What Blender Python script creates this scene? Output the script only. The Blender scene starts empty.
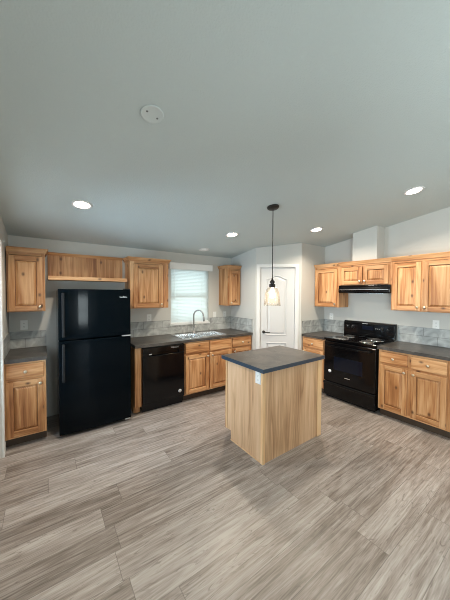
import bpy, math, random
from mathutils import Vector, Matrix
random.seed(7)
PI = math.pi
S = bpy.context.scene
COL = S.collection

# ------------------------------------------------------------------ camera
F_PX, YAW, PITCH, ROLL, EYE = 254.26, 0.61794, 0.026015, 0.005012, 1.5936
cd = bpy.data.cameras.new('camera'); cam = bpy.data.objects.new('camera', cd); COL.objects.link(cam)
cd.sensor_width = 36.0; cd.lens = F_PX / 600.0 * 36.0; cd.clip_start = 0.02; cd.clip_end = 200
_fw = Vector((math.sin(YAW)*math.cos(PITCH), math.cos(YAW)*math.cos(PITCH), -math.sin(PITCH)))
_rt = Vector((math.cos(YAW), -math.sin(YAW), 0)); _up = _rt.cross(_fw)
_r2 = _rt*math.cos(ROLL) + _up*math.sin(ROLL); _u2 = -_rt*math.sin(ROLL) + _up*math.cos(ROLL)
M4 = Matrix.Identity(4)
for i in range(3):
    M4[i][0], M4[i][1], M4[i][2] = _r2[i], _u2[i], -_fw[i]
M4[2][3] = EYE
cam.matrix_world = M4
S.camera = cam

# ------------------------------------------------------------------ exposure, world, daylight
S.view_settings.view_transform = 'Standard'
S.view_settings.look = 'None'
S.view_settings.gamma = 1.0
S.view_settings.use_curve_mapping = False
S.view_settings.exposure = 0.14
S.cycles.filter_width = 1.0
w = bpy.data.worlds.new('sky'); S.world = w; w.use_nodes = True
bg = w.node_tree.nodes['Background']; bg.inputs[0].default_value = (0.84, 0.94, 1.0, 1); bg.inputs[1].default_value = 2.2

def daylight(name, loc, rot, sx, sy, watts, col):
    l = bpy.data.lights.new(name, 'AREA'); l.shape = 'RECTANGLE'; l.size = sx; l.size_y = sy
    l.energy = watts; l.color = col
    o = bpy.data.objects.new(name, l); COL.objects.link(o); o.location = loc; o.rotation_euler = rot
    return o
DAY = (0.90, 0.98, 1.0)
# daylight entering by the panes: rear window, unseen windows added either side for fill, glazed side door, sink window
daylight('daylight_rear', (0.77, -4.32, 0.96), (PI/2, 0, 0), 0.5, 1.05, 35, DAY)
daylight('fill_living_left', (-0.56, -1.1, 1.4), (0, -PI/2, 0), 1.3, 1.5, 125, DAY)
daylight('fill_living_right', (4.41, -1.5, 1.4), (0, PI/2, 0), 1.3, 1.5, 125, DAY)
daylight('daylight_side_door', (-0.56, 2.78, 1.25), (0, -PI/2, 0), 1.4, 0.5, 42, (0.55, 0.78, 1.0))
daylight('daylight_sink', (2.07, 4.16, 1.56), (-PI/2, 0, 0), 0.7, 0.85, 9, (0.80, 0.93, 1.0))

# ------------------------------------------------------------------ mesh builder
class MB:
    def __init__(s): s.v = []; s.f = []; s.m = []; s.sm = []
    def add(s, vs, fs, m=0, smooth=False):
        b = len(s.v); s.v += [tuple(v) for v in vs]
        for f in fs:
            s.f.append([b+i for i in f]); s.m.append(m); s.sm.append(smooth)
        return s
    def box(s, x0, x1, y0, y1, z0, z1, m=0):
        if x1 < x0: x0, x1 = x1, x0
        if y1 < y0: y0, y1 = y1, y0
        if z1 < z0: z0, z1 = z1, z0
        vs = [(x, y, z) for z in (z0, z1) for y in (y0, y1) for x in (x0, x1)]
        return s.add(vs, [(0,2,3,1),(4,5,7,6),(0,1,5,4),(2,6,7,3),(0,4,6,2),(1,3,7,5)], m)
    def prism(s, pts, axis, a, b, m=0):
        # pts: 2D polygon in the other two axes (order kept), extruded along axis from a to b
        def P(p, t):
            return {0: (t, p[0], p[1]), 1: (p[0], t, p[1]), 2: (p[0], p[1], t)}[axis]
        n = len(pts)
        vs = [P(p, a) for p in pts] + [P(p, b) for p in pts]
        fs = [tuple(range(n))[::-1], tuple(range(n, 2*n))] + [(i, (i+1) % n, n+(i+1) % n, n+i) for i in range(n)]
        return s.add(vs, fs, m)
    def lathe(s, prof, origin=(0,0,0), axis=(0,0,1), seg=24, m=0, smooth=True):
        # prof: (radius, height) list along axis
        ax = Vector(axis).normalized(); u = ax.orthogonal().normalized(); w2 = ax.cross(u); o = Vector(origin)
        vs = []; fs = []
        for r, h in prof:
            for k in range(seg):
                a = 2*PI*k/seg; vs.append(o + ax*h + (u*math.cos(a) + w2*math.sin(a))*max(r, 1e-5))
        for i in range(len(prof)-1):
            for k in range(seg):
                k2 = (k+1) % seg
                fs.append((i*seg+k, i*seg+k2, (i+1)*seg+k2, (i+1)*seg+k))
        return s.add(vs, fs, m, smooth)
    def tube(s, path, r, seg=10, m=0, closed=False, caps=True):
        path = [Vector(p) for p in path]; n = len(path); rr = r if isinstance(r, (list, tuple)) else [r]*n
        vs = []; fs = []; u = None
        for i, p in enumerate(path):
            if closed: t = path[(i+1) % n] - path[i-1]
            else: t = path[min(i+1, n-1)] - path[max(i-1, 0)]
            t.normalize()
            if u is None: u = t.orthogonal().normalized()
            u = (u - t*u.dot(t)).normalized(); w2 = t.cross(u)
            for k in range(seg):
                a = 2*PI*k/seg; vs.append(p + (u*math.cos(a) + w2*math.sin(a))*rr[i])
        for i in range(n if closed else n-1):
            j = (i+1) % n
            for k in range(seg):
                k2 = (k+1) % seg; fs.append((i*seg+k, i*seg+k2, j*seg+k2, j*seg+k))
        s.add(vs, fs, m, True)
        if caps and not closed:
            b = len(s.v) - len(vs)
            s.f.append([b+k for k in range(seg)][::-1]); s.m.append(m); s.sm.append(False)
            s.f.append([b+(n-1)*seg+k for k in range(seg)]); s.m.append(m); s.sm.append(False)
        return s
    def build(s, name, mats, parent=None, bevel=0, loc=(0,0,0), rz=0, seg=2):
        me = bpy.data.meshes.new(name); me.from_pydata(s.v, [], s.f)
        for mt in (mats if isinstance(mats, (list, tuple)) else [mats]): me.materials.append(mt)
        me.polygons.foreach_set('material_index', s.m); me.polygons.foreach_set('use_smooth', s.sm); me.update()
        import bmesh
        bm = bmesh.new(); bm.from_mesh(me); bmesh.ops.recalc_face_normals(bm, faces=bm.faces[:]); bm.to_mesh(me); bm.free()
        o = bpy.data.objects.new(name, me); COL.objects.link(o); o.location = loc; o.rotation_euler = (0, 0, rz)
        if parent: o.parent = parent
        if bevel:
            b = o.modifiers.new('bevel', 'BEVEL'); b.width = bevel; b.segments = seg; b.limit_method = 'ANGLE'; b.angle_limit = math.radians(40)
        return o

def tag(o, label=None, cat=None, group=None, kind=None):
    if label: o['label'] = label
    if cat: o['category'] = cat
    if group: o['group'] = group
    if kind: o['kind'] = kind
    return o
def thing(name, label, cat, loc=(0,0,0), rz=0, group=None):
    o = bpy.data.objects.new(name, None); COL.objects.link(o); o.location = loc; o.rotation_euler = (0,0,rz)
    o.empty_display_size = 0.1
    return tag(o, label, cat, group)
def struct(o, label=None, cat=None): return tag(o, label, cat, kind='structure')

# ------------------------------------------------------------------ materials
def mat(name):
    m = bpy.data.materials.new(name); m.use_nodes = True
    nt = m.node_tree; return m, nt, nt.nodes['Principled BSDF']
def N(nt, t, **k):
    n = nt.nodes.new(t)
    for a, b in k.items(): setattr(n, a, b)
    return n
def L(nt, a, b): nt.links.new(a, b)
def setin(n, **k):
    for a, b in k.items(): n.inputs[a.replace('_', ' ')].default_value = b
def simple(name, col, rough=0.5, metal=0.0, noise=0.0, bump=0.0, bscale=200, coat=0.0, spec=0.5):
    m, nt, p = mat(name)
    p.inputs['Base Color'].default_value = (*col, 1); p.inputs['Roughness'].default_value = rough; p.inputs['Metallic'].default_value = metal
    p.inputs['Coat Weight'].default_value = coat; p.inputs['Specular IOR Level'].default_value = spec
    tc = N(nt, 'ShaderNodeTexCoord')
    if noise:
        nz = N(nt, 'ShaderNodeTexNoise'); setin(nz, Scale=6.0, Detail=4.0); L(nt, tc.outputs['Object'], nz.inputs['Vector'])
        mr = N(nt, 'ShaderNodeMapRange'); setin(mr, To_Min=1-noise, To_Max=1+noise); L(nt, nz.outputs['Fac'], mr.inputs['Value'])
        mx = N(nt, 'ShaderNodeMix', data_type='RGBA', blend_type='MULTIPLY'); mx.inputs['Factor'].default_value = 1
        mx.inputs['A'].default_value = (*col, 1); L(nt, mr.outputs['Result'], mx.inputs['B']); L(nt, mx.outputs['Result'], p.inputs['Base Color'])
    if bump:
        nb = N(nt, 'ShaderNodeTexNoise'); setin(nb, Scale=float(bscale), Detail=3.0); L(nt, tc.outputs['Object'], nb.inputs['Vector'])
        bp = N(nt, 'ShaderNodeBump'); setin(bp, Strength=bump, Distance=0.004); L(nt, nb.outputs['Fac'], bp.inputs['Height']); L(nt, bp.outputs['Normal'], p.inputs['Normal'])
    return m

def ramp(nt, stops):
    r = N(nt, 'ShaderNodeValToRGB'); e = r.color_ramp.elements
    while len(e) < len(stops): e.new(0.5)
    for x, (q, c) in zip(e, stops): x.position = q; x.color = (*c, 1)
    return r

def wood(name, horizontal, stops, knots=True, rough=0.42, streak=20.0, fine=75.0):
    m, nt, p = mat(name)
    tc = N(nt, 'ShaderNodeTexCoord'); oi = N(nt, 'ShaderNodeObjectInfo')
    sp = N(nt, 'ShaderNodeSeparateXYZ'); L(nt, tc.outputs['Object'], sp.inputs[0])
    ad = N(nt, 'ShaderNodeMath', operation='ADD'); L(nt, sp.outputs['X'], ad.inputs[0]); L(nt, sp.outputs['Y'], ad.inputs[1])
    rnd = N(nt, 'ShaderNodeMath', operation='MULTIPLY'); rnd.inputs[1].default_value = 37.0; L(nt, oi.outputs['Random'], rnd.inputs[0])
    ac = N(nt, 'ShaderNodeMath', operation='ADD'); L(nt, rnd.outputs[0], ac.inputs[1])   # across the grain
    al = N(nt, 'ShaderNodeMath', operation='ADD'); L(nt, rnd.outputs[0], al.inputs[1])   # along the grain
    L(nt, sp.outputs['Z'] if horizontal else ad.outputs[0], ac.inputs[0])
    L(nt, ad.outputs[0] if horizontal else sp.outputs['Z'], al.inputs[0])
    # knots bend the grain
    cv = N(nt, 'ShaderNodeCombineXYZ'); L(nt, ac.outputs[0], cv.inputs['X']); L(nt, al.outputs[0], cv.inputs['Y'])
    def scaled(sx, sy, src=cv):
        mp = N(nt, 'ShaderNodeMapping'); mp.inputs['Scale'].default_value = (sx, sy, 1); L(nt, src.outputs[0], mp.inputs['Vector']); return mp
    n1 = N(nt, 'ShaderNodeTexNoise', noise_dimensions='2D'); setin(n1, Scale=1.0, Detail=3.0, Distortion=0.6); L(nt, scaled(streak, 1.6).outputs[0], n1.inputs['Vector'])
    n2 = N(nt, 'ShaderNodeTexNoise', noise_dimensions='2D'); setin(n2, Scale=1.0, Detail=4.0); L(nt, scaled(fine, 3.0).outputs[0], n2.inputs['Vector'])
    n3 = N(nt, 'ShaderNodeTexNoise', noise_dimensions='2D'); setin(n3, Scale=1.0, Detail=1.0); L(nt, scaled(5.0, 0.9).outputs[0], n3.inputs['Vector'])
    a1 = N(nt, 'ShaderNodeMath', operation='MULTIPLY_ADD'); a1.inputs[1].default_value = 0.55; L(nt, n1.outputs['Fac'], a1.inputs[0])
    a2 = N(nt, 'ShaderNodeMath', operation='MULTIPLY_ADD'); a2.inputs[1].default_value = 0.25; L(nt, n2.outputs['Fac'], a2.inputs[0])
    a3 = N(nt, 'ShaderNodeMath', operation='MULTIPLY'); a3.inputs[1].default_value = 0.35; L(nt, n3.outputs['Fac'], a3.inputs[0])
    L(nt, a3.outputs[0], a2.inputs[2]); L(nt, a2.outputs[0], a1.inputs[2])
    r = ramp(nt, stops); L(nt, a1.outputs[0], r.inputs['Fac'])
    out = r.outputs['Color']
    if knots:
        vo = N(nt, 'ShaderNodeTexVoronoi', voronoi_dimensions='2D', feature='F1'); setin(vo, Scale=1.0, Randomness=1.0); L(nt, scaled(6.5, 4.2).outputs[0], vo.inputs['Vector'])
        sc = N(nt, 'ShaderNodeSeparateColor'); L(nt, vo.outputs['Color'], sc.inputs[0])
        mr = N(nt, 'ShaderNodeMapRange'); setin(mr, From_Min=0.03, From_Max=0.13, To_Min=1.0, To_Max=0.0); L(nt, vo.outputs['Distance'], mr.inputs['Value'])
        gt = N(nt, 'ShaderNodeMath', operation='GREATER_THAN'); gt.inputs[1].default_value = 0.58; L(nt, sc.outputs[0], gt.inputs[0])
        ml = N(nt, 'ShaderNodeMath', operation='MULTIPLY'); L(nt, mr.outputs[0], ml.inputs[0]); L(nt, gt.outputs[0], ml.inputs[1])
        m2 = N(nt, 'ShaderNodeMath', operation='MULTIPLY'); m2.inputs[1].default_value = 0.85; L(nt, ml.outputs[0], m2.inputs[0])
        mx = N(nt, 'ShaderNodeMix', data_type='RGBA'); L(nt, m2.outputs[0], mx.inputs['Factor']); L(nt, out, mx.inputs['A']); mx.inputs['B'].default_value = (0.075, 0.03, 0.014, 1)
        out = mx.outputs['Result']
    hv = N(nt, 'ShaderNodeHueSaturation'); L(nt, out, hv.inputs['Color'])
    vr = N(nt, 'ShaderNodeMapRange'); setin(vr, To_Min=0.86, To_Max=1.12); L(nt, oi.outputs['Random'], vr.inputs['Value']); L(nt, vr.outputs[0], hv.inputs['Value'])
    L(nt, hv.outputs[0], p.inputs['Base Color'])
    p.inputs['Roughness'].default_value = rough
    bp = N(nt, 'ShaderNodeBump'); setin(bp, Strength=0.08, Distance=0.002); L(nt, n2.outputs['Fac'], bp.inputs['Height']); L(nt, bp.outputs['Normal'], p.inputs['Normal'])
    return m

ALDER = [(0.36, (0.24, 0.088, 0.029)), (0.50, (0.42, 0.185, 0.068)), (0.60, (0.55, 0.285, 0.124)), (0.76, (0.69, 0.41, 0.21))]
wood_v = wood('alder_upright', False, ALDER)
wood_h = wood('alder_level', True, ALDER)
OAK = [(0.34, (0.29, 0.145, 0.068)), (0.46, (0.47, 0.27, 0.140)), (0.58, (0.62, 0.385, 0.220)), (0.76, (0.71, 0.48, 0.30))]
oak_v = wood('oak_veneer', False, OAK, knots=False, rough=0.5, streak=26.0, fine=90.0)
oak_trim = wood('pale_wood_trim', False, [(0.3, (0.58, 0.34, 0.16)), (0.6, (0.76, 0.49, 0.26)), (0.8, (0.82, 0.57, 0.33))], knots=False, rough=0.5)
wood_groove = simple('dark_groove', (0.17, 0.070, 0.024), 0.5)  # darker brown for the groove around each door panel
wood_in = simple('cabinet_interior', (0.55, 0.38, 0.22), 0.6, noise=0.15)

def floor_mat():
    m, nt, p = mat('plank_floor')
    W, LEN = 0.197, 1.22
    tc = N(nt, 'ShaderNodeTexCoord'); sp = N(nt, 'ShaderNodeSeparateXYZ'); L(nt, tc.outputs['Object'], sp.inputs[0])
    def mth(op, a, b=None, c=None):
        n = N(nt, 'ShaderNodeMath', operation=op)
        for i, q in enumerate((a, b, c)):
            if q is None: continue
            if isinstance(q, (int, float)): n.inputs[i].default_value = q
            else: L(nt, q, n.inputs[i])
        return n.outputs[0]
    yy = mth('DIVIDE', mth('ADD', sp.outputs['Y'], 100*W-.842), W); row = mth('FLOOR', yy); fy = mth('FRACT', yy)
    wn = N(nt, 'ShaderNodeTexWhiteNoise', noise_dimensions='1D'); L(nt, row, wn.inputs['W'])
    xx = mth('ADD', mth('DIVIDE', sp.outputs['X'], LEN), mth('MULTIPLY', wn.outputs['Value'], 7.3)); idx = mth('FLOOR', xx); fx = mth('FRACT', xx)
    cv = N(nt, 'ShaderNodeCombineXYZ'); L(nt, row, cv.inputs[0]); L(nt, idx, cv.inputs[1])
    w2 = N(nt, 'ShaderNodeTexWhiteNoise', noise_dimensions='2D'); L(nt, cv.outputs[0], w2.inputs['Vector'])
    pr = w2.outputs['Value']
    gx = mth('ADD', sp.outputs['X'], mth('MULTIPLY', pr, 91.0)); gy = mth('ADD', sp.outputs['Y'], mth('MULTIPLY', pr, 53.0))
    def noise(sx, sy, det, dist=0.0):
        c = N(nt, 'ShaderNodeCombineXYZ'); L(nt, mth('MULTIPLY', gx, sx), c.inputs[0]); L(nt, mth('MULTIPLY', gy, sy), c.inputs[1])
        n = N(nt, 'ShaderNodeTexNoise', noise_dimensions='2D'); setin(n, Scale=1.0, Detail=float(det), Distortion=dist); L(nt, c.outputs[0], n.inputs['Vector']); return n.outputs['Fac']
    g1 = noise(1.1, 26.0, 3, 1.6); g2 = noise(9.0, 170.0, 4); g3 = noise(1.5, 7.0, 3, 1.5)
    v = mth('ADD', mth('ADD', mth('MULTIPLY', g1, 0.55), mth('MULTIPLY', g2, 0.30)), mth('ADD', mth('MULTIPLY', g3, 0.30), mth('MULTIPLY', mth('SUBTRACT', pr, 0.5), 0.17)))
    r = ramp(nt, [(0.30, (0.080, 0.064, 0.053)), (0.46, (0.190, 0.160, 0.140)), (0.60, (0.285, 0.250, 0.228)), (0.80, (0.42, 0.388, 0.366))]); L(nt, v, r.inputs['Fac'])
    ey = mth('MINIMUM', fy, mth('SUBTRACT', 1.0, fy)); ex = mth('MINIMUM', fx, mth('SUBTRACT', 1.0, fx))
    seam = mth('MAXIMUM', mth('LESS_THAN', mth('MULTIPLY', ey, W), 0.0016), mth('LESS_THAN', mth('MULTIPLY', ex, LEN), 0.0018))
    fl = N(nt, 'ShaderNodeMapRange'); setin(fl, From_Min=0.60, From_Max=0.74, To_Min=0.0, To_Max=0.5); L(nt, noise(4.5, 26.0, 4, 3.2), fl.inputs['Value'])
    fm = N(nt, 'ShaderNodeMix', data_type='RGBA'); L(nt, fl.outputs[0], fm.inputs['Factor']); L(nt, r.outputs[0], fm.inputs['A']); fm.inputs['B'].default_value = (0.085, 0.066, 0.054, 1)
    mx = N(nt, 'ShaderNodeMix', data_type='RGBA'); L(nt, mth('MULTIPLY', seam, 0.5), mx.inputs['Factor']); L(nt, fm.outputs['Result'], mx.inputs['A']); mx.inputs['B'].default_value = (0.06, 0.05, 0.042, 1)
    L(nt, mx.outputs['Result'], p.inputs['Base Color'])
    rr = N(nt, 'ShaderNodeMapRange'); setin(rr, To_Min=0.30, To_Max=0.46); L(nt, g1, rr.inputs['Value']); L(nt, rr.outputs[0], p.inputs['Roughness'])
    bp = N(nt, 'ShaderNodeBump'); setin(bp, Strength=0.12, Distance=0.002); L(nt, mth('SUBTRACT', g2, seam), bp.inputs['Height']); L(nt, bp.outputs['Normal'], p.inputs['Normal'])
    return m
m_floor = floor_mat()

def slate_mat():
    m, nt, p = mat('slate_laminate')
    tc = N(nt, 'ShaderNodeTexCoord')
    n1 = N(nt, 'ShaderNodeTexNoise'); setin(n1, Scale=5.0, Detail=6.0, Distortion=0.8); L(nt, tc.outputs['Object'], n1.inputs['Vector'])
    r = ramp(nt, [(0.35, (0.038, 0.033, 0.030)), (0.55, (0.068, 0.060, 0.053)), (0.75, (0.11, 0.094, 0.080))]); L(nt, n1.outputs['Fac'], r.inputs['Fac'])
    n2 = N(nt, 'ShaderNodeTexNoise'); setin(n2, Scale=2.2, Detail=3.0, Distortion=1.5); L(nt, tc.outputs['Object'], n2.inputs['Vector'])
    s = N(nt, 'ShaderNodeMath', operation='SUBTRACT'); s.inputs[1].default_value = 0.5; L(nt, n2.outputs['Fac'], s.inputs[0])
    a = N(nt, 'ShaderNodeMath', operation='ABSOLUTE'); L(nt, s.outputs[0], a.inputs[0])
    mr = N(nt, 'ShaderNodeMapRange'); setin(mr, From_Min=0.0, From_Max=0.006, To_Min=0.22, To_Max=0.0); L(nt, a.outputs[0], mr.inputs['Value'])
    mx = N(nt, 'ShaderNodeMix', data_type='RGBA'); L(nt, mr.outputs[0], mx.inputs['Factor']); L(nt, r.outputs[0], mx.inputs['A']); mx.inputs['B'].default_value = (0.30, 0.27, 0.24, 1)
    L(nt, mx.outputs['Result'], p.inputs['Base Color']); p.inputs['Roughness'].default_value = 0.36
    nb = N(nt, 'ShaderNodeTexNoise'); setin(nb, Scale=180.0, Detail=2.0); L(nt, tc.outputs['Object'], nb.inputs['Vector'])
    bp = N(nt, 'ShaderNodeBump'); setin(bp, Strength=0.15, Distance=0.002); L(nt, nb.outputs['Fac'], bp.inputs['Height']); L(nt, bp.outputs['Normal'], p.inputs['Normal'])
    return m
m_slate = slate_mat()
m_edge = simple('edge_daylight_tint', (0.034, 0.055, 0.083), 0.35)  # bluish daylight reflection painted into the island edge colour

def tile_mat():
    m, nt, p = mat('stone_tile')
    tc = N(nt, 'ShaderNodeTexCoord'); sp = N(nt, 'ShaderNodeSeparateXYZ'); L(nt, tc.outputs['Object'], sp.inputs[0])
    cv = N(nt, 'ShaderNodeCombineXYZ'); L(nt, sp.outputs['X'], cv.inputs[0]); L(nt, sp.outputs['Z'], cv.inputs[1])
    br = N(nt, 'ShaderNodeTexBrick'); br.offset = 0.5
    setin(br, Scale=1.0, Mortar_Size=0.0028, Mortar_Smooth=0.1, Bias=0.0, Brick_Width=0.305, Row_Height=0.115)
    br.inputs['Color1'].default_value = (0.40, 0.41, 0.40, 1); br.inputs['Color2'].default_value = (0.50, 0.51, 0.495, 1); br.inputs['Mortar'].default_value = (0.20, 0.20, 0.195, 1)
    L(nt, cv.outputs[0], br.inputs['Vector'])
    n1 = N(nt, 'ShaderNodeTexNoise'); setin(n1, Scale=7.0, Detail=7.0, Distortion=1.6); L(nt, tc.outputs['Object'], n1.inputs['Vector'])
    mr = N(nt, 'ShaderNodeMapRange'); setin(mr, From_Min=0.3, From_Max=0.7, To_Min=0.66, To_Max=1.3); L(nt, n1.outputs['Fac'], mr.inputs['Value'])
    mx = N(nt, 'ShaderNodeMix', data_type='RGBA', blend_type='MULTIPLY'); mx.inputs['Factor'].default_value = 1; L(nt, br.outputs['Color'], mx.inputs['A']); L(nt, mr.outputs[0], mx.inputs['B'])
    L(nt, mx.outputs['Result'], p.inputs['Base Color']); p.inputs['Roughness'].default_value = 0.3
    bp = N(nt, 'ShaderNodeBump', invert=True); setin(bp, Strength=0.3, Distance=0.002); L(nt, br.outputs['Fac'], bp.inputs['Height']); L(nt, bp.outputs['Normal'], p.inputs['Normal'])
    return m
m_tile = tile_mat()

m_wall = simple('grey_wall_paint', (0.60, 0.59, 0.555), 0.6, bump=0.12, bscale=160)
m_ceil = simple('textured_ceiling_paint', (0.54, 0.60, 0.595), 0.85, bump=0.55, bscale=110)
m_white = simple('white_trim_paint', (0.74, 0.74, 0.73), 0.35)
m_plastic = simple('white_plastic', (0.86, 0.86, 0.84), 0.35)
m_door = simple('white_door_paint', (0.62, 0.62, 0.62), 0.4)
m_grey_pl = simple('dark_grey_detail', (0.12, 0.12, 0.12), 0.5)  # dark grey for outlet slots, screws and emblem marks
m_cover = simple('painted_cover', (0.60, 0.65, 0.64), 0.5)
m_black = simple('black_enamel', (0.003, 0.003, 0.0035), 0.12, spec=0.3)
m_fridge = simple('black_textured_steel', (0.0005, 0.0022, 0.0038), 0.10, bump=0.012, bscale=420, spec=0.12)
m_blackpl = simple('black_plastic', (0.005, 0.005, 0.006), 0.35, spec=0.3)
m_glassblk = simple('black_oven_glass', (0.006, 0.008, 0.016), 0.05, spec=0.25)
m_coil = simple('burner_coil', (0.03, 0.03, 0.03), 0.55)
m_chrome = simple('chrome', (0.78, 0.78, 0.78), 0.12, 1.0)
m_nickel = simple('brushed_nickel', (0.72, 0.64, 0.52), 0.28, 1.0)
m_steel = simple('stainless_steel', (0.72, 0.73, 0.74), 0.22, 1.0)
m_faucet = simple('brushed_steel_faucet', (0.42, 0.41, 0.40), 0.3, 1.0)
m_bronze = simple('oil_rubbed_bronze', (0.020, 0.015, 0.012), 0.45, 0.3)
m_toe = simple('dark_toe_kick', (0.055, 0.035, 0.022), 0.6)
m_badge = simple('silver_badge', (0.7, 0.7, 0.7), 0.3, 0.6)
m_sticker = simple('white_sticker', (0.85, 0.86, 0.86), 0.45)

def emission(name, col, s):
    m, nt, p = mat(name); nt.nodes.remove(p)
    e = N(nt, 'ShaderNodeEmission'); e.inputs[0].default_value = (*col, 1); e.inputs[1].default_value = s
    L(nt, e.outputs[0], nt.nodes['Material Output'].inputs[0]); return m
m_lens = emission('lit_lamp_lens', (1.0, 0.86, 0.66), 24)
m_bulb = emission('lit_filament_bulb', (1.0, 0.82, 0.56), 10)

def pane_mat(name, tint, gl):
    m, nt, p = mat(name); nt.nodes.remove(p)
    t = N(nt, 'ShaderNodeBsdfTransparent'); t.inputs[0].default_value = (*tint, 1)
    g = N(nt, 'ShaderNodeBsdfGlossy'); g.inputs['Roughness'].default_value = 0.04
    fr = N(nt, 'ShaderNodeFresnel'); fr.inputs[0].default_value = 1.45
    ad = N(nt, 'ShaderNodeMath', operation='MULTIPLY_ADD', use_clamp=True); ad.inputs[1].default_value = gl; ad.inputs[2].default_value = 0.02; L(nt, fr.outputs[0], ad.inputs[0])
    mx = N(nt, 'ShaderNodeMixShader'); L(nt, ad.outputs[0], mx.inputs[0]); L(nt, t.outputs[0], mx.inputs[1]); L(nt, g.outputs[0], mx.inputs[2])
    L(nt, mx.outputs[0], nt.nodes['Material Output'].inputs[0]); return m
m_pane = pane_mat('window_pane', (0.95, 0.97, 0.97), 0.8)
def shade_mat():
    m, nt, p = mat('clear_shade_glass'); nt.nodes.remove(p)
    t = N(nt, 'ShaderNodeBsdfTransparent'); t.inputs[0].default_value = (0.97, 0.96, 0.94, 1)
    g = N(nt, 'ShaderNodeBsdfGlossy'); g.inputs['Roughness'].default_value = 0.06
    d = N(nt, 'ShaderNodeBsdfTranslucent'); d.inputs[0].default_value = (0.95, 0.92, 0.86, 1)
    lw = N(nt, 'ShaderNodeLayerWeight'); lw.inputs[0].default_value = 0.25
    m1 = N(nt, 'ShaderNodeMixShader'); m1.inputs[0].default_value = 0.035; L(nt, t.outputs[0], m1.inputs[1]); L(nt, d.outputs[0], m1.inputs[2])
    sc = N(nt, 'ShaderNodeMath', operation='MULTIPLY_ADD', use_clamp=True); sc.inputs[1].default_value = 0.35; sc.inputs[2].default_value = 0.02; L(nt, lw.outputs['Fresnel'], sc.inputs[0])
    m2 = N(nt, 'ShaderNodeMixShader'); L(nt, sc.outputs[0], m2.inputs[0]); L(nt, m1.outputs[0], m2.inputs[1]); L(nt, g.outputs[0], m2.inputs[2])
    L(nt, m2.outputs[0], nt.nodes['Material Output'].inputs[0]); return m
m_shade = shade_mat()

def blind_mat():
    m, nt, p = mat('white_vinyl_slat'); nt.nodes.remove(p)
    d = N(nt, 'ShaderNodeBsdfDiffuse'); d.inputs[0].default_value = (0.80, 0.83, 0.83, 1)
    t = N(nt, 'ShaderNodeBsdfTranslucent'); t.inputs[0].default_value = (0.76, 0.80, 0.78, 1)
    mx = N(nt, 'ShaderNodeMixShader'); mx.inputs[0].default_value = 0.45; L(nt, d.outputs[0], mx.inputs[1]); L(nt, t.outputs[0], mx.inputs[2])
    L(nt, mx.outputs[0], nt.nodes['Material Output'].inputs[0]); return m
m_blind = blind_mat()

# ------------------------------------------------------------------ room shell
XL, XR, YB, YR = -0.345, 4.19, 3.95, -4.15
SL = 0.147
def cz(y): return 2.27 + SL*(YB - y) if y > -0.1 else 2.27 + SL*(YB + 0.1) - SL*(-0.1 - y)
T = 0.14
struct(MB().box(XL-T, XR+T, YR-T, YB+T, -0.1, 0).build('floor', m_floor), 'grey brown wood plank floor running toward the pantry', 'floor')
c = MB()
c.prism([(YB+T, cz(YB)-SL*T), (-0.1, cz(-0.1)), (YR-T, cz(YR)-SL*T), (YR-T, cz(YR)-SL*T+.1), (-0.1, cz(-0.1)+.1), (YB+T, cz(YB)-SL*T+.1)], 0, XL-T, XR+T)
struct(c.build('ceiling', m_ceil), 'sloping light grey textured ceiling', 'ceiling')

def holed_wall(mb, axis, a0, a1, t0, t1, z0, top, holes):
    """axis 0: wall along X at y in t0..t1; axis 1: wall along Y at x in t0..t1. holes: (b0,b1,z0,z1) sorted. top: height or function"""
    def bx(p, q, za, zb):
        if q - p < 1e-4: return
        if axis == 0: mb.box(p, q, t0, t1, za, zb)
        else: mb.box(t0, t1, p, q, za, zb)
    def col(p, q, za):
        if q - p < 1e-4: return
        if axis == 0: mb.box(p, q, t0, t1, za, top)
        else:
            ys = [p, q]
            if p < -0.1 < q: ys = [p, -0.1, q]
            for u, v in zip(ys, ys[1:]):
                mb.prism([(u, za), (v, za), (v, cz(v)+.02), (u, cz(u)+.02)], 0, t0, t1)
    x = a0
    for b0, b1, h0, h1 in holes:
        col(x, b0, z0)
        if h0 > z0: bx(b0, b1, z0, h0)
        col(b0, b1, h1); x = b1
    col(x, a1, z0)
    return mb
WX0, WX1, WZ0, WZ1 = 1.705, 2.44, 1.075, 2.015
struct(holed_wall(MB(), 0, XL-T, XR+T, YB, YB+T, 0, 2.32, [(WX0, WX1, WZ0, WZ1)]).build('wall_back', m_wall), 'grey wall behind the fridge and sink', 'wall')
DY0, DY1, DH = 2.36, 3.20, 2.03
LW0, LW1 = -1.85, -0.35
RT0, RT1 = -2.25, -0.75
struct(holed_wall(MB(), 1, YR, YB, XL-T, XL, 0, None, [(LW0, LW1, 0.75, 2.05), (DY0, DY1, 0, DH)]).build('wall_left', m_wall), 'grey wall at the left edge', 'wall')
struct(holed_wall(MB(), 1, YR, YB, XR, XR+T, 0, None, [(RT0, RT1, .75, 2.05)]).build('wall_right', m_wall), 'grey wall behind the range', 'wall')
RW = [(0.50, 1.04, 0.42, 1.50)]
struct(holed_wall(MB(), 0, XL-T, XR+T, YR-T, YR, 0, cz(YR)+.02, RW).build('wall_rear', m_wall))

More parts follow.
